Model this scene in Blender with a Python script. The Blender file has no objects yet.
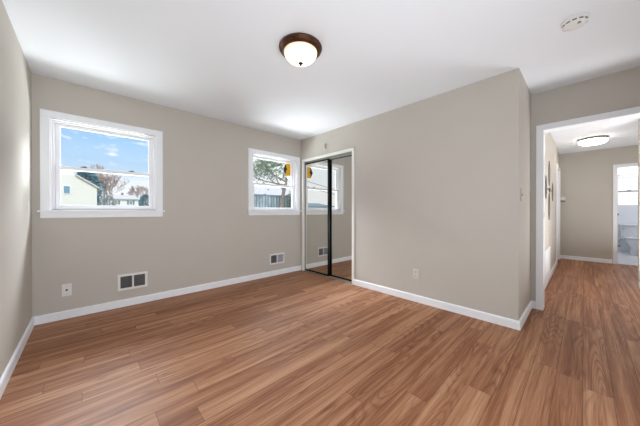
import bpy, bmesh, math, random
from mathutils import Vector, Matrix
R = math.radians
random.seed(7)
SC = bpy.context.scene
COL = SC.collection

# ------------------------------------------------------------------ camera
cd = bpy.data.cameras.new('camera')
cam = bpy.data.objects.new('camera', cd); COL.objects.link(cam)
cd.sensor_width = 36.0
cd.lens = 36.0 * 247.623 / 640.0
cd.shift_y = -1.0132 / 640.0
cd.clip_start = 0.02; cd.clip_end = 500
cam.location = (0, 0, 1.1051)
YAW, PITCH, ROLL = 0.7541, -0.0032, -0.0005
fwd = Vector((math.sin(YAW) * math.cos(PITCH), math.cos(YAW) * math.cos(PITCH), math.sin(PITCH)))
cam.rotation_euler = fwd.to_track_quat('-Z', 'Y').to_euler()
SC.camera = cam
SC.view_settings.view_transform = 'Standard'
SC.view_settings.look = 'None'
SC.view_settings.gamma = 1.0
SC.view_settings.use_curve_mapping = False
SC.view_settings.exposure = 0.25

# ------------------------------------------------------------------ sky
w = bpy.data.worlds.new('sky'); SC.world = w; w.use_nodes = True
nt = w.node_tree; nt.nodes.clear()
def wn(t, **k):
    n = nt.nodes.new(t)
    for a, b in k.items(): setattr(n, a, b)
    return n
tc = wn('ShaderNodeTexCoord'); sep = wn('ShaderNodeSeparateXYZ')
nt.links.new(tc.outputs['Generated'], sep.inputs[0])
ramp = wn('ShaderNodeValToRGB')
ramp.color_ramp.elements[0].position = 0.0; ramp.color_ramp.elements[0].color = (.93, .95, .98, 1)
ramp.color_ramp.elements[1].position = 1.0; ramp.color_ramp.elements[1].color = (.16, .36, .78, 1)
for ps, c in ((.095, (.84, .90, .97, 1)), (.13, (.52, .71, .92, 1)), (.22, (.36, .60, .89, 1)), (.5, (.24, .48, .88, 1))):
    e = ramp.color_ramp.elements.new(ps); e.color = c
nt.links.new(sep.outputs['Z'], ramp.inputs[0])
mp = wn('ShaderNodeMapping'); mp.inputs['Scale'].default_value = (9.0, 9.0, 24.0); mp.inputs['Location'].default_value = (2.3, .4, 1.1)
nz = wn('ShaderNodeTexNoise'); nz.inputs['Scale'].default_value = 1.5; nz.inputs['Detail'].default_value = 5
nt.links.new(tc.outputs['Generated'], mp.inputs[0]); nt.links.new(mp.outputs[0], nz.inputs['Vector'])
cr = wn('ShaderNodeValToRGB'); cr.color_ramp.elements[0].position = .54; cr.color_ramp.elements[1].position = .68
nt.links.new(nz.outputs[0], cr.inputs[0])
mix = wn('ShaderNodeMixRGB'); mix.inputs[2].default_value = (.95, .95, .98, 1)
nt.links.new(cr.outputs[0], mix.inputs[0]); nt.links.new(ramp.outputs[0], mix.inputs[1])
bg = wn('ShaderNodeBackground'); bg.inputs['Strength'].default_value = 1.0
out = wn('ShaderNodeOutputWorld')
# the sky pales away from the clear patch to the north
ab = wn('ShaderNodeMath', operation='ABSOLUTE'); nt.links.new(sep.outputs['X'], ab.inputs[0])
mrg = wn('ShaderNodeMapRange'); mrg.inputs[1].default_value = .2; mrg.inputs[2].default_value = .45; mrg.inputs[4].default_value = .85
nt.links.new(ab.outputs[0], mrg.inputs[0])
mx2 = wn('ShaderNodeMixRGB'); mx2.inputs[2].default_value = (.98, 1.0, 1.03, 1)
nt.links.new(mrg.outputs[0], mx2.inputs[0]); nt.links.new(mix.outputs[0], mx2.inputs[1])
nt.links.new(mx2.outputs[0], bg.inputs[0]); nt.links.new(bg.outputs[0], out.inputs[0])

def light(name, kind, loc, energy, color=(1, 1, 1), target=None, size=None, size_y=None, angle=None):
    l = bpy.data.lights.new(name, kind); l.energy = energy; l.color = color
    if kind == 'AREA':
        l.shape = 'RECTANGLE'; l.size = size; l.size_y = size_y or size
    if kind == 'SUN': l.angle = angle or .01
    if kind == 'POINT': l.shadow_soft_size = size or .1
    o = bpy.data.objects.new(name, l); COL.objects.link(o); o.location = loc
    if target is not None:
        o.rotation_euler = (Vector(target) - Vector(loc)).to_track_quat('-Z', 'Y').to_euler()
    return o
# sun from behind the house: lights the facades across the yard, never enters the room's windows
light('sun', 'SUN', (0, -10, 20), 2.3, (1, .97, .94), target=(3, 10, 0), angle=.02)
# added area lamps outdoors, boosting daylight and ground bounce through the two windows
light('daylight_fill_west', 'AREA', (0.3, 7.6, 4.5), 756.4, (.90, .95, 1), target=(0.3, 2.6, .8), size=3.4, size_y=1.8)
light('daylight_fill_east', 'AREA', (2.6, 6.0, 3.7), 333.5, (.90, .95, 1), target=(2.2, 2.4, .8), size=2.2, size_y=1.3)
light('yard_fill_west', 'AREA', (0.18, 5.6, .15), 99.0, (.92, .96, 1), target=(0.25, 2.6, 1.8), size=2.4, size_y=1.4)
light('yard_fill_east', 'AREA', (2.38, 5.6, .15), 202.2, (.92, .96, 1), target=(2.3, 2.6, 1.8), size=2.4, size_y=1.4)
light('bathroom_fill', 'AREA', (10.15, -1.0, 2.38), 10.5, (.93, .96, 1), target=(10.05, -1.0, 0), size=.8)  # added fill lamp just under the bathroom ceiling, indoors
# added fill lamps out of view behind the camera, brightening ceiling and room
fl = light('ceiling_fill', 'SPOT', (.15, -.55, .45), 149.0, (.86, .93, 1), target=(1.2, 1.7, 2.1))
fl.data.spot_size = R(140); fl.data.spot_blend = 1.0; fl.data.shadow_soft_size = .35
light('room_fill', 'AREA', (1.2, -.78, .58), 18.6, (.88, .94, 1), target=(.9, 2.8, .9), size=1.6, size_y=.8)
light('ceiling_fill_right', 'AREA', (2.9, -.70, .45), 0.7, (.88, .94, 1), target=(3.1, -.15, 2.44), size=.6, size_y=.35)
# added uplights hidden low in the hall to brighten its ceiling and walls
light('hall_fill_far', 'AREA', (6.9, -1.25, .25), 14, (.93, .96, 1), target=(6.8, -1.1, 2.44), size=1.2, size_y=.7)
light('hall_fill', 'AREA', (4.75, -1.0, .25), 41.6, (.97, .98, 1), target=(4.9, -.75, 2.44), size=1.3, size_y=.9)

# ------------------------------------------------------------------ materials
MATS = {}
def srgb(r, g, b):
    def f(c):
        c /= 255.0
        return c / 12.92 if c <= .04045 else ((c + .055) / 1.055) ** 2.4
    return (f(r), f(g), f(b), 1)
def mat(name, col, rough=.6, metal=0.0, spec=.5, bump=0, bscale=200, var=0.0, vscale=3.0, emit=0, ecol=None, coat=0):
    m = bpy.data.materials.new(name); m.use_nodes = True
    n = m.node_tree.nodes; l = m.node_tree.links; b = n['Principled BSDF']
    b.inputs['Base Color'].default_value = col
    b.inputs['Roughness'].default_value = rough
    b.inputs['Metallic'].default_value = metal
    b.inputs['Specular IOR Level'].default_value = spec
    b.inputs['Coat Weight'].default_value = coat
    t = n.new('ShaderNodeTexCoord')
    if var:
        z = n.new('ShaderNodeTexNoise'); z.inputs['Scale'].default_value = vscale; z.inputs['Detail'].default_value = 4
        l.new(t.outputs['Object'], z.inputs['Vector'])
        h = n.new('ShaderNodeHueSaturation'); h.inputs['Color'].default_value = col
        mr = n.new('ShaderNodeMapRange'); mr.inputs[1].default_value = .3; mr.inputs[2].default_value = .7
        mr.inputs[3].default_value = 1 - var; mr.inputs[4].default_value = 1 + var
        l.new(z.outputs[0], mr.inputs[0]); l.new(mr.outputs[0], h.inputs['Value']); l.new(h.outputs[0], b.inputs['Base Color'])
    if bump:
        z = n.new('ShaderNodeTexNoise'); z.inputs['Scale'].default_value = bscale; z.inputs['Detail'].default_value = 2
        l.new(t.outputs['Object'], z.inputs['Vector'])
        bp = n.new('ShaderNodeBump'); bp.inputs['Strength'].default_value = bump; bp.inputs['Distance'].default_value = .002
        l.new(z.outputs[0], bp.inputs['Height']); l.new(bp.outputs[0], b.inputs['Normal'])
    if emit:
        b.inputs['Emission Color'].default_value = ecol or col; b.inputs['Emission Strength'].default_value = emit
    MATS[name] = m
    return m
WALL = mat('greige_wall_paint', srgb(198, 192, 183), .75, spec=.25, bump=.12, bscale=260, var=.012)
CEIL = mat('white_ceiling_paint', srgb(236, 239, 243), .85, spec=.2, bump=.15, bscale=120)
TRIM = mat('white_trim_paint', srgb(246, 248, 252), .4, spec=.4, bump=.04, bscale=60)
VINYL = mat('white_vinyl', srgb(244, 244, 247), .35, spec=.4, var=.01)
CASING = mat('cream_casing_paint', srgb(240, 238, 232), .4, spec=.4, var=.01)
PLASTIC = mat('white_plastic', srgb(232, 230, 226), .35, var=.01)
IVORY = mat('ivory_plastic', srgb(214, 208, 196), .4, var=.01)
BEIGE = mat('beige_plastic', srgb(178, 168, 156), .5, var=.02)
DARK = mat('dark_slot', srgb(30, 30, 32), .6, var=.1)
GREYVENT = mat('grey_vent_metal', srgb(122, 120, 124), .5, var=.08, vscale=30)
PALEVENT = mat('pale_vent_metal', srgb(186, 186, 194), .5, var=.04, vscale=30)
DARKVENT = mat('dark_duct', srgb(34, 34, 37), .7, var=.1)
BLACKM = mat('black_metal_frame', srgb(24, 24, 24), .35, metal=.6, var=.1)
BRONZE = mat('oil_rubbed_bronze', srgb(92, 62, 46), .38, metal=.75, var=.2, vscale=14)
NICKEL = mat('brushed_nickel', srgb(150, 146, 138), .3, metal=.9, var=.06, vscale=20)
DARKNICKEL = mat('dark_nickel', srgb(112, 106, 98), .4, metal=.8, var=.06, vscale=20)
TRACK = mat('grey_green_track', srgb(150, 153, 145), .5, metal=.3, var=.03)
MIRROR = mat('mirror_glass', srgb(226, 226, 222), .01, metal=1.0)
PORCELAIN = mat('white_porcelain', srgb(236, 238, 242), .12, spec=.6, var=.008)
CHROME = mat('chrome', srgb(190, 190, 195), .12, metal=1, var=.02)
def dome_mat():
    m = mat('lit_alabaster_glass', (.9, .8, .65, 1), .4)
    n = m.node_tree.nodes; l = m.node_tree.links; b = n['Principled BSDF']
    t = n.new('ShaderNodeTexCoord'); s = n.new('ShaderNodeSeparateXYZ'); l.new(t.outputs['Object'], s.inputs[0])
    z = n.new('ShaderNodeTexNoise'); z.inputs['Scale'].default_value = 14; l.new(t.outputs['Object'], z.inputs['Vector'])
    r = n.new('ShaderNodeMapRange'); r.inputs[1].default_value = -.042; r.inputs[2].default_value = -.112
    r.inputs[3].default_value = .2; r.inputs[4].default_value = 2.0
    l.new(s.outputs['Z'], r.inputs[0])
    c = n.new('ShaderNodeValToRGB'); c.color_ramp.elements[0].color = (1, .66, .30, 1); c.color_ramp.elements[1].color = (1, .86, .66, 1)
    q = n.new('ShaderNodeMapRange'); q.inputs[1].default_value = -.04; q.inputs[2].default_value = -.105
    l.new(s.outputs['Z'], q.inputs[0]); l.new(q.outputs[0], c.inputs[0])
    k = n.new('ShaderNodeMath'); k.operation = 'MULTIPLY_ADD'; k.inputs[1].default_value = .8; k.inputs[2].default_value = .6; l.new(z.outputs[0], k.inputs[0])
    mm = n.new('ShaderNodeMath'); mm.operation = 'MULTIPLY'; l.new(k.outputs[0], mm.inputs[0]); l.new(r.outputs[0], mm.inputs[1])
    l.new(c.outputs[0], b.inputs['Emission Color']); l.new(mm.outputs[0], b.inputs['Emission Strength'])
    return m
DOME = dome_mat()
HDOME = mat('lit_white_glass', (1, .97, .9, 1), .4, emit=12, ecol=(1, .92, .80, 1))
YELLOW = mat('yellow_decal', srgb(226, 172, 28), .5, var=.05, vscale=30)
BLACKD = mat('black_decal', srgb(28, 30, 34), .5, var=.05)
LEAF = mat('olive_leaves', srgb(132, 150, 126), .6, var=.35, vscale=3)
BARK = mat('grey_bark', srgb(150, 138, 134), .9, var=.2, vscale=6, bump=.5, bscale=20)
TWIG = mat('brown_bare_twigs', srgb(186, 166, 160), .9, var=.15, vscale=2)
NEEDLE = mat('blue_green_needles', srgb(108, 146, 158), .8, var=.35, vscale=1.2)
ROOFG = mat('pale_grey_shingles', srgb(206, 204, 204), .9, var=.06, vscale=4, bump=.4, bscale=10)
ROOFB = mat('blue_grey_shingles', srgb(132, 152, 168), .9, var=.08, vscale=4)
WHITES = mat('white_siding', srgb(240, 240, 236), .7, var=.02)
SHUT = mat('slate_shutter', srgb(120, 134, 142), .7, var=.05)
PANEB = mat('blue_window_pane', srgb(120, 158, 184), .15, var=.06)
GRASS = mat('winter_grass', srgb(140, 146, 112), .95, var=.25, vscale=1.0)
MARBLE = mat('white_marble_floor', srgb(238, 238, 240), .25, var=.03, vscale=4)
WIRE = mat('black_cable', srgb(60, 60, 66), .7, var=.05)

def glass_mat():
    m = bpy.data.materials.new('clear_pane'); m.use_nodes = True
    n = m.node_tree.nodes; l = m.node_tree.links; n.clear()
    o = n.new('ShaderNodeOutputMaterial'); a = n.new('ShaderNodeBsdfTransparent'); g = n.new('ShaderNodeBsdfGlossy')
    g.inputs['Roughness'].default_value = .02
    a.inputs[0].default_value = (.97, .98, .98, 1)
    x = n.new('ShaderNodeMixShader'); x.inputs[0].default_value = .04
    l.new(a.outputs[0], x.inputs[1]); l.new(g.outputs[0], x.inputs[2]); l.new(x.outputs[0], o.inputs[0])
    return m
GLASS = glass_mat()

def siding_mat(name, col, pitch):
    m = bpy.data.materials.new(name); m.use_nodes = True
    n = m.node_tree.nodes; l = m.node_tree.links; b = n['Principled BSDF']
    b.inputs['Base Color'].default_value = col; b.inputs['Roughness'].default_value = .7
    t = n.new('ShaderNodeTexCoord'); s = n.new('ShaderNodeSeparateXYZ'); l.new(t.outputs['Object'], s.inputs[0])
    d = n.new('ShaderNodeMath'); d.operation = 'DIVIDE'; d.inputs[1].default_value = pitch; l.new(s.outputs['Z'], d.inputs[0])
    f = n.new('ShaderNodeMath'); f.operation = 'FRACT'; l.new(d.outputs[0], f.inputs[0])
    bp = n.new('ShaderNodeBump'); bp.inputs['Strength'].default_value = .6; bp.inputs['Distance'].default_value = .02
    bp.invert = True
    l.new(f.outputs[0], bp.inputs['Height']); l.new(bp.outputs[0], b.inputs['Normal'])
    return m
SIDING = siding_mat('cream_lap_siding', srgb(230, 229, 221), .2)
WSIDING = siding_mat('white_lap_siding', srgb(240, 242, 240), .2)

def fence_mat():
    m = mat('blue_grey_fence_boards', srgb(146, 164, 182), .8)
    n = m.node_tree.nodes; l = m.node_tree.links; b = n['Principled BSDF']
    t = n.new('ShaderNodeTexCoord'); wv = n.new('ShaderNodeTexWave'); wv.inputs['Scale'].default_value = 2.2
    wv.bands_direction = 'X'; l.new(t.outputs['Object'], wv.inputs['Vector'])
    c = n.new('ShaderNodeValToRGB'); c.color_ramp.elements[0].color = srgb(110, 128, 148); c.color_ramp.elements[1].color = srgb(168, 184, 198)
    c.color_ramp.elements[1].position = .3
    l.new(wv.outputs[0], c.inputs[0]); l.new(c.outputs[0], b.inputs['Base Color'])
    return m
FENCE = fence_mat()

def floor_mat():
    m = bpy.data.materials.new('oak_vinyl_planks'); m.use_nodes = True
    n = m.node_tree.nodes; l = m.node_tree.links; b = n['Principled BSDF']
    def N(t, **k):
        x = n.new(t)
        for a, v in k.items(): setattr(x, a, v)
        return x
    def M(op, a, c=None, d=None):
        x = N('ShaderNodeMath', operation=op)
        for i, v in enumerate((a, c, d)):
            if v is None: continue
            if isinstance(v, (int, float)): x.inputs[i].default_value = v
            else: l.new(v, x.inputs[i])
        return x.outputs[0]
    W, L = .124, 1.22
    t = N('ShaderNodeTexCoord'); s = N('ShaderNodeSeparateXYZ'); l.new(t.outputs['Object'], s.inputs[0])
    X, Y = s.outputs['X'], s.outputs['Y']
    ry = M('DIVIDE', Y, W); row = M('FLOOR', ry); fy = M('FRACT', ry)
    wr = N('ShaderNodeTexWhiteNoise', noise_dimensions='1D'); l.new(row, wr.inputs['W'])
    rx = M('ADD', M('DIVIDE', X, L), M('MULTIPLY', wr.outputs['Value'], 7.0)); colm = M('FLOOR', rx); fx = M('FRACT', rx)
    cb = N('ShaderNodeCombineXYZ'); l.new(row, cb.inputs[0]); l.new(colm, cb.inputs[1])
    wp = N('ShaderNodeTexWhiteNoise', noise_dimensions='2D'); l.new(cb.outputs[0], wp.inputs['Vector'])
    pid = wp.outputs['Value']
    # grain, stretched along the plank and shifted per plank
    gx = M('ADD', M('MULTIPLY', X, 1.0), M('MULTIPLY', pid, 37.0))
    gy = M('ADD', M('MULTIPLY', Y, 1.0), M('MULTIPLY', pid, 11.0))
    def grain(sx, sy, scale, detail, dist=0.0, rough=.6):
        c = N('ShaderNodeCombineXYZ'); l.new(M('MULTIPLY', gx, sx), c.inputs[0]); l.new(M('MULTIPLY', gy, sy), c.inputs[1])
        z = N('ShaderNodeTexNoise'); z.inputs['Scale'].default_value = scale; z.inputs['Detail'].default_value = detail
        z.inputs['Roughness'].default_value = rough; z.inputs['Distortion'].default_value = dist
        l.new(c.outputs[0], z.inputs['Vector']); return z.outputs[0]
    g1 = grain(.5, 13.0, 1.7, 4, .5)            # broad light and dark streaks
    g2 = grain(.8, 30.0, 4.0, 4, .2, .75)        # fine pores
    # cathedral figure: contour lines of a smooth stretched field
    g3 = grain(.5, 4.2, 1.5, 1, .1, .4)
    ring = M('FRACT', M('MULTIPLY', g3, 22.0))
    ring = M('POWER', M('SUBTRACT', 1.0, M('MULTIPLY', M('ABSOLUTE', M('SUBTRACT', ring, .5)), 2.0)), 2.5)
    mask = M('MINIMUM', M('MAXIMUM', M('MULTIPLY', M('SUBTRACT', grain(.25, 1.5, 2.0, 1), .42), 6.0), 0.0), 1.0)
    ringm = M('MULTIPLY', ring, mask)
    tone = M('ADD', M('ADD', M('MULTIPLY', g1, .95), M('MULTIPLY', g2, .55)), M('MULTIPLY', ringm, -.20))
    tone = M('ADD', tone, M('MULTIPLY', M('SUBTRACT', pid, .5), .16))
    tone = M('SUBTRACT', M('MULTIPLY', tone, 1.08), .288)
    r = N('ShaderNodeValToRGB'); e = r.color_ramp.elements
    e[0].position = .22; e[0].color = srgb(122, 77, 51)
    e[1].position = .86; e[1].color = srgb(206, 160, 125)
    for ps, c in ((.42, srgb(148, 98, 69)), (.58, srgb(171, 123, 91)), (.72, srgb(186, 140, 107))):
        x = e.new(ps); x.color = c
    l.new(tone, r.inputs[0])
    # thin dark joints
    def edge(f, wdt): return M('LESS_THAN', M('MINIMUM', f, M('SUBTRACT', 1.0, f)), wdt)
    j = M('MAXIMUM', edge(fy, .012), edge(fx, .0012))
    mx = N('ShaderNodeMixRGB'); mx.inputs[2].default_value = srgb(66, 40, 30)
    l.new(M('MULTIPLY', j, .6), mx.inputs[0]); l.new(r.outputs[0], mx.inputs[1])
    l.new(mx.outputs[0], b.inputs['Base Color'])
    rg = M('ADD', .42, M('MULTIPLY', g2, .16)); l.new(rg, b.inputs['Roughness'])
    b.inputs['Specular IOR Level'].default_value = .2
    bp = N('ShaderNodeBump'); bp.inputs['Strength'].default_value = .25; bp.inputs['Distance'].default_value = .001
    l.new(M('SUBTRACT', M('MULTIPLY', tone, .5), j), bp.inputs['Height']); l.new(bp.outputs[0], b.inputs['Normal'])
    return m
FLOOR = floor_mat()

# ------------------------------------------------------------------ mesh helpers
def box(bm, lo, hi, bevel=0.0, mi=0, seg=2):
    v = [bm.verts.new((x, y, z)) for x in (lo[0], hi[0]) for y in (lo[1], hi[1]) for z in (lo[2], hi[2])]
    fs = [bm.faces.new([v[i] for i in q]) for q in ((0, 1, 3, 2), (4, 6, 7, 5), (0, 4, 5, 1), (2, 3, 7, 6), (0, 2, 6, 4), (1, 5, 7, 3))]
    for f in fs: f.material_index = mi
    if bevel:
        es = list({e for f in fs for e in f.edges})
        bmesh.ops.bevel(bm, geom=es, offset=bevel, segments=seg, affect='EDGES', profile=.7)
def prism(bm, pts, axis, a, b, mi=0):
    """extrude a closed 2D outline along axis (0,1,2) from a to b"""
    def P(u, v, t):
        c = [0, 0, 0]; o = [i for i in range(3) if i != axis]; c[o[0]] = u; c[o[1]] = v; c[axis] = t; return c
    A = [bm.verts.new(P(u, v, a)) for u, v in pts]; B = [bm.verts.new(P(u, v, b)) for u, v in pts]
    n = len(pts); fs = [bm.faces.new(A), bm.faces.new(B)]
    for i in range(n): fs.append(bm.faces.new((A[i], A[(i + 1) % n], B[(i + 1) % n], B[i])))
    for f in fs: f.material_index = mi
def lathe(bm, prof, n=48, mtx=None, sx=1, sy=1, cap=True):
    rings = []
    for r, z in prof:
        if r < 1e-6: rings.append([bm.verts.new((0, 0, z))])
        else: rings.append([bm.verts.new((r * sx * math.cos(2 * math.pi * k / n), r * sy * math.sin(2 * math.pi * k / n), z)) for k in range(n)])
    for a, b in zip(rings, rings[1:]):
        for k in range(n):
            k2 = (k + 1) % n
            if len(a) == 1 and len(b) == 1: continue
            if len(a) == 1: bm.faces.new((a[0], b[k2], b[k]))
            elif len(b) == 1: bm.faces.new((a[k], a[k2], b[0]))
            else: bm.faces.new((a[k], a[k2], b[k2], b[k]))
    if cap:
        for rg in (rings[0], rings[-1]):
            if len(rg) > 1: bm.faces.new(rg)
    if mtx is not None:
        bmesh.ops.transform(bm, matrix=mtx, verts=[v for rg in rings for v in rg])
def tube(bm, pts, rads, n=6):
    rings = []
    for i, p in enumerate(pts):
        p = Vector(p)
        d = (Vector(pts[min(i + 1, len(pts) - 1)]) - Vector(pts[max(i - 1, 0)])).normalized()
        u = d.orthogonal().normalized(); v = d.cross(u)
        rings.append([bm.verts.new(p + rads[i] * (u * math.cos(2 * math.pi * k / n) + v * math.sin(2 * math.pi * k / n))) for k in range(n)])
    for a, b in zip(rings, rings[1:]):
        # align the two rings
        off = min(range(n), key=lambda o: (a[0].co - b[o].co).length)
        for k in range(n): bm.faces.new((a[k], a[(k + 1) % n], b[(k + 1 + off) % n], b[(k + off) % n]))
    bm.faces.new(rings[0]); bm.faces.new(rings[-1])
def obj(name, bm, mats, parent=None, smooth=False, loc=None):
    bmesh.ops.recalc_face_normals(bm, faces=bm.faces)
    me = bpy.data.meshes.new(name); bm.to_mesh(me); bm.free()
    for m in (mats if isinstance(mats, (list, tuple)) else [mats]): me.materials.append(m)
    if smooth:
        me.polygons.foreach_set('use_smooth', [True] * len(me.polygons))
        me.set_sharp_from_angle(angle=R(38))
    o = bpy.data.objects.new(name, me); COL.objects.link(o)
    if loc: o.location = loc
    if parent: o.parent = parent
    return o
def boxes(name, specs, mats, parent=None, bevel=0.002, smooth=False):
    bm = bmesh.new()
    for s in specs: box(bm, s[0], s[1], bevel if len(s) < 3 else s[2])
    return obj(name, bm, mats, parent, smooth)
def structure(o, label=None):
    o['kind'] = 'structure'
    if label: o['label'] = label
    return o
def tag(o, label, cat, group=None, kind=None):
    o['label'] = label; o['category'] = cat
    if group: o['group'] = group
    if kind: o['kind'] = kind
    return o
def empty(name, loc, rz=0):
    o = bpy.data.objects.new(name, None); COL.objects.link(o); o.location = loc; o.rotation_euler = (0, 0, rz)
    o.empty_display_size = .05
    return o

# ------------------------------------------------------------------ room numbers (metres, camera at x=0 y=0)
H = 2.44
YW = 3.6486      # inner face of the window wall
XC = 2.9289      # closet wall face
XL = -0.3905     # left wall face
YO = 0.4134      # return wall face
XD = 3.7054      # doorway wall face
YH = 0.3877      # hall left wall face
XF = 8.0703      # hall end wall face
YB = -0.95       # wall behind the camera
YHR = -1.75
TW = .15

def wall_cells(name, axis, p0, p1, u0, u1, z0, z1, holes, m, label=None):
    """wall slab between p0 and p1 on `axis`, spanning u and z, with rectangular holes (ua,ub,za,zb)"""
    us = sorted({u0, u1, *[h[0] for h in holes], *[h[1] for h in holes]}); us = [u for u in us if u0 <= u <= u1]
    zs = sorted({z0, z1, *[h[2] for h in holes], *[h[3] for h in holes]}); zs = [z for z in zs if z0 <= z <= z1]
    bm = bmesh.new()
    solid = {}
    for i in range(len(us) - 1):
        for k in range(len(zs) - 1):
            cu = (us[i] + us[i + 1]) / 2; cz = (zs[k] + zs[k + 1]) / 2
            solid[i, k] = not any(h[0] < cu < h[1] and h[2] < cz < h[3] for h in holes)
    cache = {}
    def V(p, u, z):
        key = (p, u, z)
        if key not in cache:
            cache[key] = bm.verts.new((p, u, z) if axis == 0 else (u, p, z))
        return cache[key]
    for (i, k), s in solid.items():
        if not s: continue
        a, b, c, d = us[i], us[i + 1], zs[k], zs[k + 1]
        for p in (p0, p1): bm.faces.new((V(p, a, c), V(p, b, c), V(p, b, d), V(p, a, d)))
        for (di, dk, q) in ((-1, 0, ((a, c), (a, d))), (1, 0, ((b, c), (b, d))), (0, -1, ((a, c), (b, c))), (0, 1, ((a, d), (b, d)))):
            if not solid.get((i + di, k + dk), False):
                (ua, za), (ub, zb) = q
                bm.faces.new((V(p0, ua, za), V(p0, ub, zb), V(p1, ub, zb), V(p1, ua, za)))
    return structure(obj(name, bm, m), label)

# ------------------------------------------------------------------ shell
structure(boxes('floor', [((XL - .2, -2.2, -.15), (XF + .06, YW + .15, 0), 0)], FLOOR), 'reddish brown oak plank floor')
structure(boxes('floor_bathroom', [((XF + .06, -2.2, -.15), (10.7, .6, .004), 0)], MARBLE), 'white bathroom floor')
structure(boxes('ceiling', [((XL - .2, -2.2, H), (10.7, YW + .15, H + .15), 0)], CEIL), 'smooth white ceiling')
WX = {1: (-.270, .626), 2: (1.927, 2.833)}       # inner clear openings
wall_cells('wall_window', 1, YW, YW + TW, XL - .15, XC + .8, 0, H, [(WX[1][0], WX[1][1], 1.115, 2.035), (WX[2][0], WX[2][1], 1.115, 2.035)], WALL, 'greige wall with two windows')
wall_cells('wall_left', 0, XL - .15, XL, YB, YW, 0, H, [], WALL, 'greige left wall')
CY0, CY1, CZ = 2.402, 3.562, 2.022
wall_cells('wall_closet', 0, XC, XC + .115, YO, YW, 0, H, [(CY0, CY1, 0, CZ)], WALL, 'greige wall with the mirrored closet')
wall_cells('wall_return', 1, YO, YO + .12, XC + .115, XD + .12, 0, H, [], WALL, 'short greige return wall beside the doorway')
DY0, DY1, DZ = -.62, .306, 2.005
wall_cells('wall_doorway', 0, XD, XD + .12, YHR, YO, 0, H, [(DY0 - .015, DY1 + .015, 0, DZ + .015)], WALL, 'greige wall around the doorway')
wall_cells('wall_rear', 1, YB - .15, YB, XL - .15, XD, 0, H, [], WALL)
HD = (7.09, 7.89)
wall_cells('wall_hall_left', 1, YH, YH + .12, XD + .12, XF, 0, H, [(HD[0], HD[1], 0, 2.03)], WALL, 'greige left wall of the hall')
BD0, BD1 = -1.28, -.484
wall_cells('wall_hall_end', 0, XF, XF + .12, YHR, YH + .12, 0, H, [(BD0 - .015, BD1 + .015, 0, 2.035)], WALL, 'greige end wall of the hall')
wall_cells('wall_hall_partition', 0, 5.79, 5.91, YHR, -.548, 0, H, [], WALL, 'end of a partition wall in the hall')
wall_cells('wall_hall_right', 1, YHR - .12, YHR, XD + .12, XF + .12, 0, H, [], WALL)
BX = 10.5
wall_cells('wall_bathroom_end', 0, BX, BX + .15, -2.0, .3, 0, H, [(-1.55, -.60, 1.235, 2.04)], TRIM, 'white bathroom wall with window')
wall_cells('wall_bathroom_left', 1, -.20, -.08, XF + .12, BX, 0, H, [], TRIM)
wall_cells('wall_bathroom_right', 1, -2.05, -1.93, XF + .12, BX, 0, H, [], TRIM)
# closet interior behind the sliding doors
wall_cells('wall_closet_back', 0, XC + .72, XC + .8, 1.9, YW, 0, H, [], WALL)
wall_cells('wall_closet_side', 1, 1.82, 1.9, XC + .115, XC + .8, 0, H, [], WALL)
# ------------------------------------------------------------------ baseboards
BH, BT = .083, .015
def baseboard(name, a, b, n):
    """a,b: ends on the wall face; n: outward normal of the face"""
    a = Vector((*a, 0)); b = Vector((*b, 0)); n = Vector((*n, 0)); bm = bmesh.new()
    prof = [(0, 0), (BT, 0), (BT, BH - .012), (BT - .004, BH - .003), (BT - .009, BH), (0, BH)]
    A = [bm.verts.new(a + n * u + Vector((0, 0, z))) for u, z in prof]; B = [bm.verts.new(b + n * u + Vector((0, 0, z))) for u, z in prof]
    bm.faces.new(A); bm.faces.new(B)
    for i in range(len(prof)): bm.faces.new((A[i], A[(i + 1) % 6], B[(i + 1) % 6], B[i]))
    return structure(obj(name, bm, TRIM))
baseboard('baseboard_window', (XL, YW), (XC, YW), (0, -1))
baseboard('baseboard_left', (XL, YB), (XL, YW - BT), (1, 0))
baseboard('baseboard_closet', (XC, YO - BT), (XC, 2.364), (-1, 0))
baseboard('baseboard_return', (XC, YO), (XD, YO), (0, -1))
baseboard('baseboard_doorway', (XD, .372), (XD, YO - BT), (-1, 0))
baseboard('baseboard_doorway_right', (XD, YB), (XD, DY0 - .066), (-1, 0))
baseboard('baseboard_hall_left', (XD + .14, YH), (HD[0] - .065, YH), (0, -1))
baseboard('baseboard_hall_end', (XF, BD1 + .07), (XF, YH), (-1, 0))
baseboard('baseboard_partition', (5.79, YHR), (5.79, -.548), (-1, 0))
baseboard('baseboard_bathroom', (BX, -1.93), (BX, -.20), (-1, 0))

# ------------------------------------------------------------------ door casings
def casing(name, axis, face, n, u0, u1, ztop, wd, th, jamb, m):
    """flat casing on a wall face round an opening plus the jamb lining; returns the group object"""
    root = structure(empty(name, (0, 0, 0)))
    def B(lo_u, hi_u, lo_z, hi_z, d0, d1):
        p, q = sorted((face + n * d0, face + n * d1))
        return ((p, lo_u, lo_z), (q, hi_u, hi_z)) if axis == 0 else ((lo_u, p, lo_z), (hi_u, q, hi_z))
    bm = bmesh.new()
    for s in (B(u0 - wd, u0, 0, ztop, .0005, th), B(u1, u1 + wd, 0, ztop, .0005, th), B(u0 - wd, u1 + wd, ztop, ztop + wd, .0005, th)):
        box(bm, s[0], s[1], .003)
    obj('door_casing', bm, m, root)
    bm = bmesh.new(); e = .0145
    for s in (B(u0 - e, u0, 0, ztop, -jamb, 0), B(u1, u1 + e, 0, ztop, -jamb, 0), B(u0 - e, u1 + e, ztop, ztop + e, -jamb, 0)):
        box(bm, s[0], s[1], .001)
    obj('door_jamb', bm, m, root)
    return root
t1 = casing('trim_1', 0, XD, -1, DY0, DY1, DZ, .062, .018, .12, TRIM)
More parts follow.
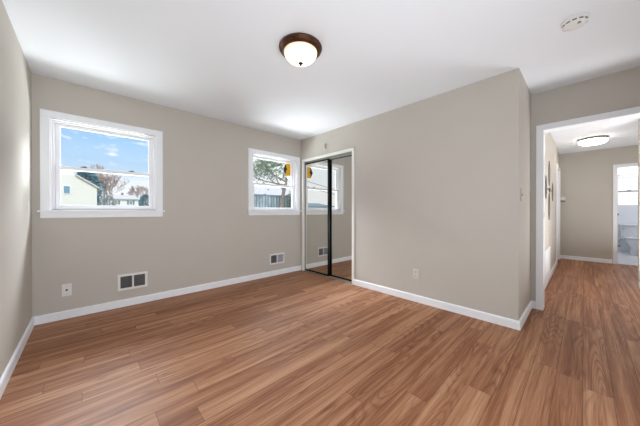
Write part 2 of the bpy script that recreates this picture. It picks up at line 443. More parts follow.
bm = bmesh.new()  # hall side of the same opening
for s in (((XD + .1205, DY1, 0), (XD + .138, DY1 + .062, DZ)), ((XD + .1205, DY0 - .062, 0), (XD + .138, DY0, DZ)), ((XD + .1205, DY0 - .062, DZ), (XD + .138, DY1 + .062, DZ + .062))):
    box(bm, s[0], s[1], .003)
obj('door_casing', bm, TRIM, t1)
boxes('strike_plate', [((XD + .035, DY1 - .0015, 1.03), (XD + .062, DY1 + .0, 1.09), .0005)], NICKEL, t1)
boxes('hinge', [((XD + .03, DY1 - .002, .22), (XD + .065, DY1, .31), .0005)], TRIM, t1)
t2 = casing('trim_2', 0, XF, -1, BD0, BD1, 2.02, .062, .018, .12, TRIM)
boxes('strike_plate', [((XF + .03, BD1 - .0015, 1.0), (XF + .055, BD1, 1.06), .0005)], NICKEL, t2)
t3 = casing('trim_3', 1, YH, -1, HD[0] + .0145, HD[1] - .0145, 2.015, .062, .02, .12, TRIM)
# closed hall door
d1 = structure(empty('door_1', (0, 0, 0)), 'white hall door in the left hall wall')
bm = bmesh.new(); box(bm, (HD[0] + .018, YH + .012, .008), (HD[1] - .018, YH + .05, 2.01), .002)
for z0, z1 in ((.2, .85), (1.0, 1.85)):
    for x0, x1 in ((HD[0] + .13, HD[0] + .36), (HD[0] + .45, HD[0] + .68)):
        box(bm, (x0, YH + .006, z0), (x1, YH + .013, z1), .003)
obj('door_panel', bm, TRIM, d1)
# bathroom door swung open into the bathroom
d2 = structure(empty('door_2', (0, 0, 0)), 'white bathroom door standing open')
boxes('door_panel', [((XF + .122, -.478, .01), (XF + .90, -.440, 2.01), .003)], TRIM, d2)
bm = bmesh.new(); lathe(bm, [(.026, 0), (.026, .006), (.010, .01), (.010, .035), (.025, .045), (.027, .060), (.012, .072), (0, .074)], 20, Matrix.Translation((XF + .80, -.4785, 1.03)) @ Matrix.Rotation(R(90), 4, 'X'))
obj('door_knob', bm, DARKVENT, d2, True)
# closet casing, track and mirrored doors
t4 = structure(empty('trim_4', (0, 0, 0)), 'thin cream casing around the closet')
bm = bmesh.new()
cw = .040
for lo, hi in (((XC - .014, CY0 - cw, 0), (XC - .0005, CY0, CZ)), ((XC - .014, CY1, 0), (XC - .0005, CY1 + cw, CZ)), ((XC - .014, CY0 - cw, CZ), (XC - .0005, CY1 + cw, CZ + cw))):
    box(bm, lo, hi, .003)
obj('closet_casing', bm, CASING, t4)
bm = bmesh.new()
box(bm, (XC, CY0, 0), (XC + .115, CY0 + .004, CZ)); box(bm, (XC, CY1 - .004, 0), (XC + .115, CY1, CZ)); box(bm, (XC, CY0, CZ - .004), (XC + .115, CY1, CZ))
obj('closet_jamb', bm, CASING, t4)
boxes('sliding_track', [((XC + .0435, CY0 + .005, 1.975), (XC + .0455, CY1 - .005, CZ - .012), .0005), ((XC + .008, CY0 + .005, CZ - .012), (XC + .10, CY1 - .005, CZ - .005), .0005),
      ((XC + .085, CY0 + .005, 1.96), (XC + .088, CY1 - .005, CZ - .012), .0005)], TRACK, t4)
boxes('floor_track', [((XC + .004, CY0 + .005, 0), (XC + .095, CY1 - .005, .006), .001), ((XC + .043, CY0 + .005, .006), (XC + .048, CY1 - .005, .013), .0005)], TRACK, t4)
def sliding_door(y0, y1, x, label, fa, fb):
    root = tag(empty('mirrored_sliding_door', (x, (y0 + y1) / 2, .014)), label, 'closet door', 'mirrored closet doors')
    hw = (y1 - y0) / 2; z1 = 1.972
    bm = bmesh.new()
    box(bm, (0, -hw, 0), (.022, -hw + fa, z1), .002); box(bm, (0, hw - fb, 0), (.022, hw, z1), .002)
    box(bm, (0, -hw + fa, 0), (.022, hw - fb, .022), .002); box(bm, (0, -hw + fa, z1 - .022), (.022, hw - fb, z1), .002)
    obj('frame', bm, BLACKM, root)
    boxes('mirror', [((.006, -hw + fa, .022), (.012, hw - fb, z1 - .022), 0)], MIRROR, root)
    return root
sliding_door(2.930, CY1 - .006, XC + .020, 'left mirrored closet door, the one reflecting the floor vent, beside the corner', .024, .010)
sliding_door(CY0 + .006, 2.975, XC + .056, 'right mirrored closet door, the one nearer the bare wall with the outlet', .010, .028)

# ------------------------------------------------------------------ windows
def window(name, x0, x1, z0, z1, label):
    """double hung vinyl window in the window wall; x0..x1, z0..z1 is the clear drywall opening"""
    root = structure(empty(name, (0, 0, 0)), label)
    c = .067; th = .018; y = YW
    bm = bmesh.new()
    for lo, hi in (((x0 - c, y - th, z0), (x0, y - .0005, z1)), ((x1, y - th, z0), (x1 + c, y - .0005, z1)), ((x0 - c, y - th, z1), (x1 + c, y - .0005, z1 + c))):
        box(bm, lo, hi, .003)
    obj('window_casing', bm, TRIM, root)
    boxes('window_sill', [((x0 - c - .018, y - .045, z0 - .018), (x1 + c + .018, y - .0005, z0), .004), ((x0, y - .0005, z0 - .018), (x1, y + .05, z0), .001)], TRIM, root)
    boxes('window_apron', [((x0 - c, y - .016, z0 - .078), (x1 + c, y - .0005, z0 - .018), .003)], TRIM, root)
    # drywall return and vinyl master frame
    f = .030; yo = y + .04
    bm = bmesh.new()
    for lo, hi in (((x0, y, z0), (x0 + .008, yo, z1)), ((x1 - .008, y, z0), (x1, yo, z1)), ((x0 + .008, y, z1 - .008), (x1 - .008, yo, z1))):
        box(bm, lo, hi, .001)
    for lo, hi in (((x0, yo, z0), (x0 + f, yo + .085, z1)), ((x1 - f, yo, z0), (x1, yo + .085, z1)), ((x0 + f, yo, z1 - .022), (x1 - f, yo + .085, z1)), ((x0 + f, yo, z0), (x1 - f, yo + .085, z0 + .018))):
        box(bm, lo, hi, .002)
    obj('window_frame', bm, VINYL, root)
    zm = 1.556
    def sash(nm, ya, yb, za, zb, top, bot, side):
        bm = bmesh.new(); a, b = x0 + f + .001, x1 - f - .001
        box(bm, (a, ya, za), (a + side, yb, zb), .003); box(bm, (b - side, ya, za), (b, yb, zb), .003)
        box(bm, (a + side, ya, zb - top), (b - side, yb, zb), .003); box(bm, (a + side, ya, za), (b - side, yb, za + bot), .003)
        s = obj(nm, bm, VINYL, root)
        ym = (ya + yb) / 2
        boxes('pane', [((a + side, ym - .002, za + bot), (b - side, ym + .002, zb - top), 0)], GLASS, s)
        return s
    lo = sash('lower_sash', yo + .010, yo + .038, z0 + .019, zm + .018, .036, .036, .036)
    up = sash('upper_sash', yo + .042, yo + .070, zm - .018, z1 - .023, .03, .034, .036)
    for k, fr in enumerate((.27, .73)):
        bm = bmesh.new(); cx = x0 + (x1 - x0) * fr
        box(bm, (cx - .028, yo + .014, zm + .018), (cx + .028, yo + .034, zm + .026), .002)
        box(bm, (cx - .012, yo + .004, zm + .026), (cx + .022, yo + .024, zm + .034), .003)
        obj('sash_lock', bm, GREYVENT, lo)
    return root
window('window_1', WX[1][0], WX[1][1], 1.115, 2.040, 'left double hung window looking onto the cream house')
window('window_2', WX[2][0], WX[2][1], 1.115, 2.040, 'right double hung window beside the closet')

# octagonal decal on the pane of the right window
root = tag(empty('window_decal', (2.684, YW + .0905, 1.872)), 'yellow decal with a black pointed patch stuck high on the right window', 'decal')
bm = bmesh.new()
prism(bm, [(-.035, -.112), (.08, -.112), (.08, .112), (-.035, .112), (-.06, .055), (-.06, -.055)], 1, 0, .0016)
obj('backing', bm, YELLOW, root)
bm = bmesh.new()
prism(bm, [(-.085, 0), (-.050, .066), (-.018, .095), (-.026, .035), (.004, .008), (-.024, -.02), (-.028, -.085), (-.060, -.055)], 1, -.0014, .003)
obj('emblem', bm, BLACKD, root)

# ------------------------------------------------------------------ ceiling lights
root = tag(empty('ceiling_light', (1.268, 1.580, H)), 'round bronze flush mount light with glowing alabaster dome on the bedroom ceiling', 'ceiling light')
bm = bmesh.new(); lathe(bm, [(.160, 0), (.170, -.003), (.174, -.010), (.174, -.015), (.166, -.022), (.168, -.028), (.158, -.038), (.144, -.045), (.136, -.046), (.134, -.041)], 64); obj('pan', bm, BRONZE, root, True)
bm = bmesh.new(); lathe(bm, [(.135, -.042)] + [(.135 * math.cos(a), -.042 - .088 * math.sin(a)) for a in [R(x) for x in range(6, 90, 7)]] + [(0, -.130)], 64); obj('glass_dome', bm, DOME, root, True)
bm = bmesh.new(); lathe(bm, [(.004, -.126), (.018, -.129), (.020, -.133), (.012, -.138), (.007, -.141), (.009, -.146), (.007, -.151), (0, -.155)], 24); obj('finial', bm, BRONZE, root, True)

root = tag(empty('ceiling_light', (6.76, -.112, H)), 'low round flush light with a nickel rim glowing on the hall ceiling', 'ceiling light')
bm = bmesh.new(); lathe(bm, [(.178, 0), (.190, -.004), (.194, -.018), (.194, -.030), (.186, -.036), (.184, -.060), (.190, -.062), (.190, -.070), (.180, -.072)], 64); obj('rim', bm, DARKNICKEL, root, True)
bm = bmesh.new(); lathe(bm, [(.180, -.030), (.187, -.038), (.187, -.060), (.180, -.072), (.165, -.090), (.13, -.104), (.07, -.112), (0, -.114)], 64); obj('glass_shade', bm, HDOME, root, True)

# smoke detector
root = tag(empty('smoke_detector', (2.49, .045, H)), 'round white smoke detector on the ceiling near the doorway', 'smoke detector')
bm = bmesh.new(); lathe(bm, [(.070, 0), (.072, -.003), (.072, -.010), (.066, -.012), (.066, -.016), (.062, -.030), (.052, -.037), (.030, -.040), (0, -.040)], 48); obj('housing', bm, PLASTIC, root, True)
for k in range(12):
    if k in (3, 9): continue
    bm = bmesh.new(); box(bm, (.056, -.011, -.029), (.0655, .011, -.020), .001)
    bmesh.ops.rotate(bm, verts=bm.verts[:], cent=(0, 0, 0), matrix=Matrix.Rotation(2 * math.pi * k / 12, 3, 'Z'))
    obj('vent_slot', bm, GREYVENT, root)
bm = bmesh.new(); lathe(bm, [(.010, -.036), (.010, -.042), (0, -.043)], 16, Matrix.Translation((-.030, -.022, 0))); obj('test_button', bm, GREYVENT, root, True)

# ------------------------------------------------------------------ registers on the window wall
def register(x0, x1, z0, z1, lab, lm):
    y = YW
    root = tag(empty('wall_register', ((x0 + x1) / 2, y, z0)), lab, 'air vent')
    w_ = (x1 - x0) / 2; h = z1 - z0; b = .024
    bm = bmesh.new()
    box(bm, (-w_, -.012, 0), (w_, -.0005, b), .002); box(bm, (-w_, -.012, h - b), (w_, -.0005, h), .002)
    box(bm, (-w_, -.012, b), (-w_ + b, -.0005, h - b), .002); box(bm, (w_ - b, -.012, b), (w_, -.0005, h - b), .002)
    box(bm, (-.008, -.012, b), (.008, -.0005, h - b), .001)
    obj('frame', bm, PLASTIC, root)
    for s in (-1, 1):
        a, c = (-w_ + b, -.008) if s < 0 else (.008, w_ - b)
        bm = bmesh.new(); box(bm, (a, -.0025, b), (c, -.0006, h - b))
        obj('backing', bm, DARKVENT, root)
        bm = bmesh.new(); n = 13
        for k in range(n):
            xx = a + (c - a) * (k + .5) / n
            q = .0023 if s < 0 else -.0023
            prism(bm, [(xx - q - .0008, -.0095), (xx - q + .0008, -.0095), (xx + q + .0008, -.0024), (xx + q - .0008, -.0024)], 2, b, h - b)
        obj('louvers', bm, lm, root)
    bm = bmesh.new(); box(bm, (w_ - .018, -.020, h - .07), (w_ - .012, -.012, h - .04), .001); obj('lever', bm, PLASTIC, root)
register(.250, .532, .190, .373, 'white wall register with two grey louvered halves under the left window', GREYVENT)
register(2.250, 2.548, .193, .372, 'white wall register with one dark and one pale half under the right window', PALEVENT)

# outlets
root = tag(empty('wall_jack', (-.157, YW, .294)), 'white wall plate with a dark centre jack near the left corner', 'wall plate')
bm = bmesh.new(); box(bm, (-.036, -.006, -.062), (.036, -.0005, .062), .003); obj('cover_plate', bm, PLASTIC, root)
bm = bmesh.new(); lathe(bm, [(.009, 0), (.009, .008), (.006, .009), (.006, .013), (0, .013)], 16, Matrix.Translation((0, -.005, 0)) @ Matrix.Rotation(R(90), 4, 'X')); obj('jack', bm, DARK, root, True)
for z in (-.042, .042):
    bm = bmesh.new(); lathe(bm, [(.003, 0), (.003, .0015), (0, .002)], 10, Matrix.Translation((0, -.0058, z)) @ Matrix.Rotation(R(90), 4, 'X')); obj('screw', bm, GREYVENT, root)
root = tag(empty('wall_outlet', (XC, 1.403, .337)), 'ivory duplex outlet low on the bare wall beside the closet', 'outlet')
bm = bmesh.new(); box(bm, (-.007, -.036, -.060), (-.0005, .036, .060), .003); obj('cover_plate', bm, IVORY, root)
for z in (-.026, .026):
    bm = bmesh.new(); box(bm, (-.010, -.017, z - .017), (-.0065, .017, z + .017), .003); rc = obj('receptacle', bm, IVORY, root)
    bm = bmesh.new()
    for y in (-.006, .006): box(bm, (-.0106, y - .0013, z - .002), (-.0098, y + .0013, z + .008))
    box(bm, (-.0106, -.0022, z - .012), (-.0098, .0022, z - .008)); obj('slot', bm, DARK, rc)
root = tag(empty('light_switch', (3.035, YO, 1.262)), 'beige light switch on the short return wall just past the corner', 'light switch')
bm = bmesh.new(); box(bm, (-.036, -.007, -.060), (.036, -.0005, .060), .003); obj('cover_plate', bm, BEIGE, root)
bm = bmesh.new(); box(bm, (-.006, -.016, -.012), (.006, -.006, .012), .002); obj('toggle', bm, BEIGE, root)
# small contact sensor above the closet
root = tag(empty('wall_sensor', (XC, 2.985, 2.195)), 'small beige sensor on the wall just above the closet', 'sensor')
bm = bmesh.new(); box(bm, (-.020, -.017, -.045), (-.0005, .017, .045), .004); obj('case', bm, BEIGE, root)
bm = bmesh.new(); box(bm, (-.028, -.013, -.052), (-.004, .013, -.038), .003); obj('lens', bm, PLASTIC, root)

# ------------------------------------------------------------------ hall objects
root = tag(empty('return_air_grille', (5.22, YH, .11)), 'white return air grille low on the left hall wall', 'air vent')
bm = bmesh.new(); w_, h = .40, .41
box(bm, (-w_, -.010, 0), (w_, -.0005, .025), .002); box(bm, (-w_, -.010, h - .025), (w_, -.0005, h), .002)
box(bm, (-w_, -.010, .025), (-w_ + .025, -.0005, h - .025), .002); box(bm, (w_ - .025, -.010, .025), (w_, -.0005, h - .025), .002)
obj('frame', bm, TRIM, root)
bm = bmesh.new()
for k in range(14):
    z = .036 + k * .0255
    prism(bm, [(-.008, z - .008), (-.006, z - .008), (-.001, z + .010), (-.003, z + .010)], 0, -w_ + .025, w_ - .025)
obj('louvers', bm, TRIM, root)

# petal shaped mirrored wall sculpture
root = tag(empty('wall_sculpture', (5.45, YH, 1.43)), 'petal shaped metal and mirror wall sculpture on the left hall wall', 'wall decoration')
def petal(cx, cz, a, b, horiz=False):
    n = 14; pts = []
    for k in range(n + 1):
        t = -1 + 2 * k / n; pts.append((t * b, a * (1 - t * t)))
    ring = [(p, q) for p, q in pts] + [(p, -q) for p, q in reversed(pts[1:-1])]
    loop = [((q, p) if not horiz else (p, q)) for p, q in ring]
    P = [(cx + u, cz + v) for u, v in loop]
    I = [(cx + u * .84, cz + v * .9) for u, v in loop]
    bm = bmesh.new(); N = len(P)
    fo = [bm.verts.new((x, -.012, z)) for x, z in P]; fi = [bm.verts.new((x, -.012, z)) for x, z in I]
    bo = [bm.verts.new((x, -.004, z)) for x, z in P]; bi = [bm.verts.new((x, -.004, z)) for x, z in I]
    for k in range(N):
        j = (k + 1) % N
        bm.faces.new((fo[k], fo[j], fi[j], fi[k])); bm.faces.new((fo[k], fo[j], bo[j], bo[k])); bm.faces.new((fi[k], fi[j], bi[j], bi[k])); bm.faces.new((bo[k], bo[j], bi[j], bi[k]))
    pf = obj('petal_frame', bm, NICKEL, root)
    bm = bmesh.new(); prism(bm, I, 1, -.008, -.004); obj('petal_mirror', bm, MIRROR, pf)
petal(0, .285, .11, .20); petal(0, -.245, .11, .22)
petal(-.52, .03, .085, .175); petal(.62, .02, .085, .165)
bm = bmesh.new()
lathe(bm, [(.0, -.020), (.02, -.019), (.035, -.014), (.035, -.006), (0, -.006)], 24, Matrix.Translation((0, 0, .02)) @ Matrix.Rotation(R(-90), 4, 'X') @ Matrix.Scale(1, 4))
box(bm, (-.42, -.010, .014), (.54, -.004, .026), .001)
obj('medallion', bm, BRONZE, root, True)

root = tag(empty('thermostat', (XF, .33, 1.40)), 'small white thermostat on the hall end wall', 'thermostat')
bm = bmesh.new(); lathe(bm, [(.045, 0), (.045, .012), (.038, .022), (0, .024)], 28, Matrix.Rotation(R(-90), 4, 'Y') @ Matrix.Translation((0, 0, .0005))); obj('dial', bm, PLASTIC, root, True)
bm = bmesh.new(); box(bm, (-.016, -.035, -.085), (-.0005, .035, -.050), .003); obj('base', bm, GREYVENT, root)

# ------------------------------------------------------------------ bathroom
w3 = structure(empty('window_3', (0, 0, 0)), 'bright bathroom window')
bm = bmesh.new()
ya, yb, za, zb = -1.55, -.60, 1.235, 2.04
for lo, hi in (((BX, ya, za), (BX + .07, ya + .04, zb)), ((BX, yb - .04, za), (BX + .07, yb, zb)), ((BX, ya + .04, zb - .03), (BX + .07, yb - .04, zb)), ((BX, ya + .04, za), (BX + .07, yb - .04, za + .035))):
    box(bm, lo, hi, .002)
obj('window_frame', bm, VINYL, w3)
boxes('pane', [((BX + .04, ya + .04, za + .035), (BX + .044, yb - .04, zb - .03), 0)], GLASS, w3)
boxes('meeting_rail', [((BX + .02, ya + .04, 1.625), (BX + .06, yb - .04, 1.65), .002)], GREYVENT, w3)
boxes('sash_lock', [((BX + .005, -.86, 1.64), (BX + .022, -.79, 1.665), .002)], GREYVENT, w3)
root = tag(empty('curtain_rod', (BX, -1.07, 2.075)), 'thin metal rod across the top of the bathroom window', 'curtain rod')
bm = bmesh.new(); tube(bm, [(-.06, -.58, 0), (-.06, .47, 0)], [.013, .013], 10)
for y in (-.56, .45): box(bm, (-.062, y - .01, -.01), (-.0005, y + .01, .01), .002)
obj('rod', bm, NICKEL, root)

tl = tag(empty('toilet', (BX, -.91, .004)), 'white porcelain toilet under the bathroom window', 'toilet')
bm = bmesh.new(); box(bm, (-.215, -.235, .37), (-.015, .235, .715), .025, seg=3); obj('tank', bm, PORCELAIN, tl, True)
bm = bmesh.new(); box(bm, (-.228, -.25, .716), (-.008, .25, .752), .012, seg=3); obj('tank_lid', bm, PORCELAIN, tl, True)
bm = bmesh.new(); box(bm, (-.232, .15, .64), (-.216, .2, .655), .003); obj('flush_lever', bm, CHROME, tl)
def oval(bm, secs, n=32):
    rings = [[bm.verts.new((cx + rx * math.cos(2 * math.pi * k / n), ry * math.sin(2 * math.pi * k / n), z)) for k in range(n)] for cx, rx, ry, z in secs]
    for a, b in zip(rings, rings[1:]):
        for k in range(n): bm.faces.new((a[k], a[(k + 1) % n], b[(k + 1) % n], b[k]))
    bm.faces.new(rings[0]); bm.faces.new(rings[-1])
bm = bmesh.new(); oval(bm, [(-.38, .24, .11, 0), (-.38, .24, .112, .04), (-.37, .19, .095, .12), (-.38, .19, .10, .19), (-.42, .23, .15, .28), (-.44, .26, .180, .36), (-.44, .265, .186, .395), (-.44, .255, .176, .40)]); obj('bowl', bm, PORCELAIN, tl, True)
bm = bmesh.new(); oval(bm, [(-.45, .262, .182, .401), (-.45, .268, .188, .408), (-.45, .262, .182, .418)]); obj('seat', bm, PORCELAIN, tl, True)
bm = bmesh.new(); oval(bm, [(-.45, .262, .184, .419), (-.45, .270, .190, .426), (-.45, .262, .184, .438), (-.45, .18, .12, .444)]); obj('seat_lid', bm, PORCELAIN, tl, True)
sv = tag(empty('supply_valve', (BX, -.655, .17)), 'chrome shutoff valve and hose on the wall beside the toilet', 'valve')
bm = bmesh.new(); lathe(bm, [(.03, 0), (.028, .006), (.009, .01), (.009, .06), (.014, .062), (.014, .09), (0, .09)], 16, Matrix.Rotation(R(-90), 4, 'Y')); obj('valve_body', bm, CHROME, sv, True)
bm = bmesh.new(); tube(bm, [(-.075, 0, .01), (-.08, .01, .10), (-.085, -.02, .17), (-.10, -.05, .19)], [.006] * 4, 8); obj('hose', bm, GREYVENT, sv, True)
bm = bmesh.new(); box(bm, (-.088, -.024, -.014), (-.062, .024, .008), .004); obj('handle', bm, DARKVENT, sv)

# ------------------------------------------------------------------ outdoors
GZ = -.6
def ground():
    bm = bmesh.new(); bmesh.ops.create_grid(bm, x_segments=24, y_segments=24, size=140)
    for v in bm.verts: v.co.y += 144.2; v.co.z = GZ + .12 * math.sin(v.co.x * .3) * math.sin(v.co.y * .2)
    g = obj('lawn', bm, GRASS); g['kind'] = 'structure'
ground()

# cream gable house
root = tag(empty('neighbor_house', (-6, 40, GZ)), 'cream sided house with sloping roof edge seen through the left window', 'house')
def loc_pts(pts): return [(x + 6, z - GZ) for x, z in pts]
bm = bmesh.new(); prism(bm, loc_pts([(-14, GZ), (.84, GZ), (.84, 3.95), (-1.02, 5.22), (-14, 5.22)]), 1, 0, 9); obj('wall', bm, SIDING, root)
bm = bmesh.new(); prism(bm, loc_pts([(1.05, 3.78), (1.05, 3.98), (-1.02, 5.42), (-1.02, 5.24), (.84, 3.96)]), 1, -.25, 9.2); obj('roof', bm, ROOFG, root)
bm = bmesh.new(); prism(bm, loc_pts([(-14, 5.24), (-1.05, 5.24), (-1.25, 5.80), (-14, 5.80)]), 1, .5, 9); obj('upper_storey', bm, WHITES, root)
wn_ = boxes('window_frame', [((-2.0 + 6, -.06, 3.08 - GZ), (-1.38 + 6, -.005, 4.0 - GZ), .01)], WHITES, root)
boxes('window_pane', [((-1.93 + 6, -.075, 3.15 - GZ), (-1.45 + 6, -.061, 3.94 - GZ), 0)], PANEB, wn_)

# far white house
root = tag(empty('neighbor_house', (7.3, 92, GZ)), 'distant white house with pale grey roof and shuttered windows', 'house')
bm = bmesh.new(); box(bm, (-4.1, 0, 0), (3.9, 7, 5.2)); obj('wall', bm, WSIDING, root)
bm = bmesh.new()
q = [bm.verts.new(c) for c in ((-4.5, -.5, 5.15), (4.3, -.5, 5.15), (4.3, 7.5, 5.15), (-4.5, 7.5, 5.15), (-3.6, 3.5, 6.65), (3.2, 3.5, 6.65), (-4.5, -.5, 5.35), (4.3, -.5, 5.35), (4.3, 7.5, 5.35), (-4.5, 7.5, 5.35))]
for f in ((0, 1, 2, 3), (0, 1, 7, 6), (1, 2, 8, 7), (2, 3, 9, 8), (3, 0, 6, 9), (6, 7, 5, 4), (8, 9, 4, 5), (7, 8, 5), (9, 6, 4)): bm.faces.new([q[i] for i in f])
obj('roof', bm, ROOFG, root)
boxes('chimney', [((.1, 3.2, 5.9), (.7, 3.8, 7.3), .02)], BARK, root)
for cx in (-1.3, 2.1):
    f = boxes('window', [((cx - .45, -.08, 3.7), (cx + .45, -.005, 4.75), .01)], WHITES, root)
    boxes('pane', [((cx - .36, -.1, 3.78), (cx + .36, -.081, 4.2), 0), ((cx - .36, -.1, 4.26), (cx + .36, -.081, 4.68), 0)], PANEB, f)
    for s in (-1, 1):
        boxes('shutter', [((cx + s * .68 - .2, -.07, 3.65), (cx + s * .68 + .2, -.005, 4.8), .01)], SHUT, root)

# far blue grey roofed house (seen in the closet mirror)
root = tag(empty('neighbor_house', (-21, 32, GZ)), 'low blue grey roofed house reflected in the left closet mirror', 'house')
bm = bmesh.new(); box(bm, (-6, 0, 0), (6, 8, 2.5)); obj('wall', bm, WSIDING, root)
bm = bmesh.new(); prism(bm, [(-.5, 2.45), (-.5, 2.6), (4, 3.25), (8.5, 2.6), (8.5, 2.45)], 0, -6.4, 6.4); obj('roof', bm, ROOFB, root)
# neighbour roof beyond the fence, through the right window
root = tag(empty('neighbor_house', (19, 32, GZ)), 'pale roofed house beyond the fence seen through the right window', 'house')
bm = bmesh.new(); box(bm, (-7, 0, 0), (7, 8, 3.9)); obj('wall', bm, SIDING, root)
bm = bmesh.new(); prism(bm, [(-.6, 3.8), (-.6, 4.0), (4, 5.6), (8.6, 4.0), (8.6, 3.8)], 0, -7.4, 7.4); obj('roof', bm, ROOFG, root)
for cx in (-4.6, -1.6, 1.4):
    f = boxes('window', [((cx - .5, -.08, 2.2), (cx + .5, -.005, 3.4), .01)], WHITES, root)
    boxes('pane', [((cx - .42, -.1, 2.28), (cx + .42, -.081, 3.32), 0)], PANEB, f)

# fence
root = tag(empty('privacy_fence', (3.6, 9.4, GZ)), 'blue grey privacy fence behind the leaning tree outside the right window', 'fence')
bm = bmesh.new()
for k in range(40): box(bm, (k * .15, 0, .05), (k * .15 + .143, .022, 2.36), .003, seg=1)
obj('boards', bm, FENCE, root)
boxes('rail', [((0, -.03, 2.36), (6.0, .05, 2.42), .004)], ROOFB, root)
for k in range(4): boxes('post', [((k * 2.0 - .05, .025, 0), (k * 2.0 + .05, .125, 2.46), .004)], FENCE, root)

def branching(bm, p, d, L, r, depth, spread, up, minr=.006, n=5, ends=None):
    segs = 3; pts = [p]; rads = [r]
    for i in range(segs):
        d = (d + Vector((random.uniform(-1, 1), random.uniform(-1, 1), random.uniform(-.6, 1))) * .16 + Vector((0, 0, up))).normalized()
        p = p + d * (L / segs); pts.append(p); rads.append(max(minr, r * (1 - .45 * (i + 1) / segs)))
    tube(bm, pts, rads, n)
    if depth == 0:
        if ends is not None: ends.extend(pts[1:])
        return
    k = random.choice((2, 3, 3))
    for i in range(k):
        nd = (d + Vector((random.uniform(-1, 1), random.uniform(-1, 1), random.uniform(-.35, .8))) * spread).normalized()
        st = pts[-1] if i < 2 else pts[2]
        branching(bm, st, nd, L * random.uniform(.62, .82), rads[-1] * .72, depth - 1, spread, up, minr, max(3, n - 1), ends)
def bare_tree(x, y, L, r, depth, label, name='bare_tree', mn=.02):
    root = tag(empty(name, (x, y, GZ)), label, 'tree')
    bm = bmesh.new(); branching(bm, Vector((0, 0, 0)), Vector((.05, 0, 1)), L, r, depth, .75, .05, mn); obj('branches', bm, TWIG, root)
bare_tree(4.7, 68, 3.3, .30, 7, 'bare brown tree behind the white house seen through the left window', mn=.028)
bare_tree(1.6, 75, 3.6, .30, 6, 'thin bare tree between the cream house and the white house', mn=.03)
bare_tree(14.6, 112, 3.6, .3, 6, 'bare tree rising behind the evergreens right of the white house', mn=.05)
bare_tree(-27, 46, 3.4, .3, 6, 'bare tree behind the low house reflected in the closet mirror', mn=.02)

def evergreen(x, y, h, rad, label, n=1700, lean=0, flat=False):
    root = tag(empty('evergreen_tree', (x, y, GZ)), label, 'tree')
    bm = bmesh.new(); tube(bm, [(0, 0, 0), (.02, 0, h * .5), (0, 0, h * .95)], [.22, .14, .03], 8); obj('trunk', bm, BARK, root)
    bm = bmesh.new()
    for i in range(n):
        t = random.random() ** .8; z = h * (.08 + .92 * t)
        rr = rad * ((1 - t) ** .55 if not flat else math.sqrt(max(.02, 1 - (2 * t - 1) ** 2))) * random.uniform(.45, 1.08)
        a = random.uniform(0, 2 * math.pi); c = Vector((rr * math.cos(a), rr * math.sin(a), z))
        o = Vector((math.cos(a), math.sin(a), random.uniform(-.4, .5))).normalized(); s = random.uniform(.22, .5) * rad / 2.0
        u = o.orthogonal().normalized(); u.rotate(Matrix.Rotation(random.uniform(0, 6.28), 3, o))
        q = [bm.verts.new(c + o * s), bm.verts.new(c + u * s * .35 - o * s * .2), bm.verts.new(c - u * s * .35 - o * s * .2), bm.verts.new(c + o.cross(u) * s * .3)]
        for f in ((0, 1, 2), (0, 2, 3), (0, 3, 1), (1, 2, 3)): bm.faces.new([q[j] for j in f])
    obj('foliage', bm, NEEDLE, root)
evergreen(-.1, 54, 8.2, 1.7, 'wide blue green evergreen rising behind the cream house', 2600, flat=True)
evergreen(2.3, 62, 7.0, .55, 'slim evergreen at the right edge of the cream house', 1200, flat=True)
evergreen(11.4, 110, 7.6, 1.5, 'left dark evergreen beside the distant white house', 1500, flat=True)
evergreen(14.8, 104, 7.4, 2.1, 'right dark evergreen beside the distant white house', 1800, flat=True)
evergreen(4.2, 84, 5.6, 1.2, 'small shrubby evergreen in front of the white house', 900, flat=True)

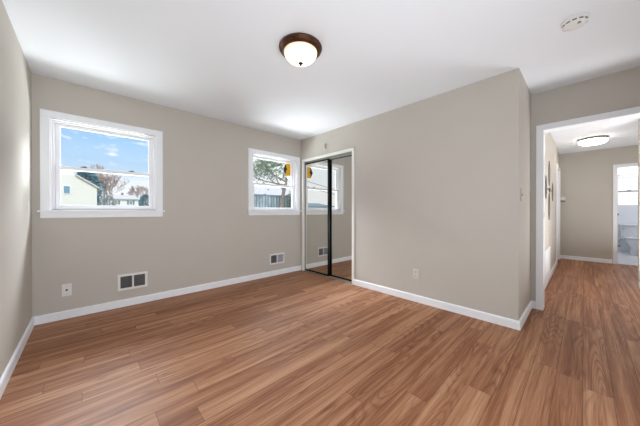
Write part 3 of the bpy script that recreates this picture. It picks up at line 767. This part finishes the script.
# leafy tree outside the right window
root = tag(empty('leafy_tree', (5.6, 8.0, GZ)), 'leaning olive leaved tree in front of the fence outside the right window', 'tree')
bm = bmesh.new(); ends = []
tube(bm, [(.25, 0, 0), (.12, 0, .9), (-.05, 0, 1.7), (-.12, 0, 2.1), (.05, .05, 2.6), (.2, .1, 3.1)], [.12, .09, .075, .07, .06, .05], 10)
for k in range(8):
    a = k * .8 + .3
    branching(bm, Vector((.0 if k % 2 else .1, .05, 2.3 + .14 * k)), Vector((math.cos(a), math.sin(a) * .8, .35)), 1.0, .036, 3, .9, -.02, .006, 5, ends)
obj('trunk', bm, BARK, root, True)
bm = bmesh.new()
for e in ends:
    for i in range(15):
        c = e + Vector((random.gauss(0, .3), random.gauss(0, .3), random.gauss(0, .26)))
        o = Vector((random.uniform(-1, 1), random.uniform(-1, 1), random.uniform(-1, .6))).normalized(); u = o.orthogonal().normalized()
        s = random.uniform(.05, .09)
        q = [bm.verts.new(c), bm.verts.new(c + o * s + u * s * .42), bm.verts.new(c + o * s * 2), bm.verts.new(c + o * s - u * s * .42)]
        bm.faces.new(q)
obj('foliage', bm, LEAF, root)

root = tag(empty('garden_shrub', (6.95, 8.75, GZ)), 'green shrub right of the leaning tree against the fence', 'shrub')
bm = bmesh.new(); branching(bm, Vector((0, 0, 0)), Vector((0, 0, 1)), 1.3, .05, 3, .6, .1, .008, 5); obj('stem', bm, BARK, root)
bm = bmesh.new()
for i in range(1500):
    z = random.uniform(.5, 2.9); rr = .62 * math.sqrt(max(.02, 1 - ((z - 1.7) / 1.25) ** 2)) * random.uniform(.5, 1.0); a = random.uniform(0, 6.283)
    c = Vector((rr * math.cos(a), rr * .8 * math.sin(a), z)); o = Vector((random.uniform(-1, 1), random.uniform(-1, 1), random.uniform(-1, 1))).normalized(); u = o.orthogonal().normalized(); q = random.uniform(.04, .08)
    bm.faces.new([bm.verts.new(c), bm.verts.new(c + o * q + u * q * .45), bm.verts.new(c + o * q * 2), bm.verts.new(c + o * q - u * q * .45)])
obj('foliage', bm, LEAF, root)

# overhead lines (seen in the closet mirror)
for dz, lab in ((0, 'upper overhead cable reflected in the closet mirror'), (-.75, 'lower overhead cable reflected in the closet mirror')):
    bm = bmesh.new(); pts = []
    for k in range(13):
        t = k / 12; pts.append((-28 + 26 * t, 26, 3.7 + dz + 4.4 * t - 2.0 * 4 * t * (1 - t) * .25))
    tube(bm, pts, [.03] * 13, 6)
    tag(obj('overhead_cable', bm, WIRE), lab, 'cable', 'overhead cables')
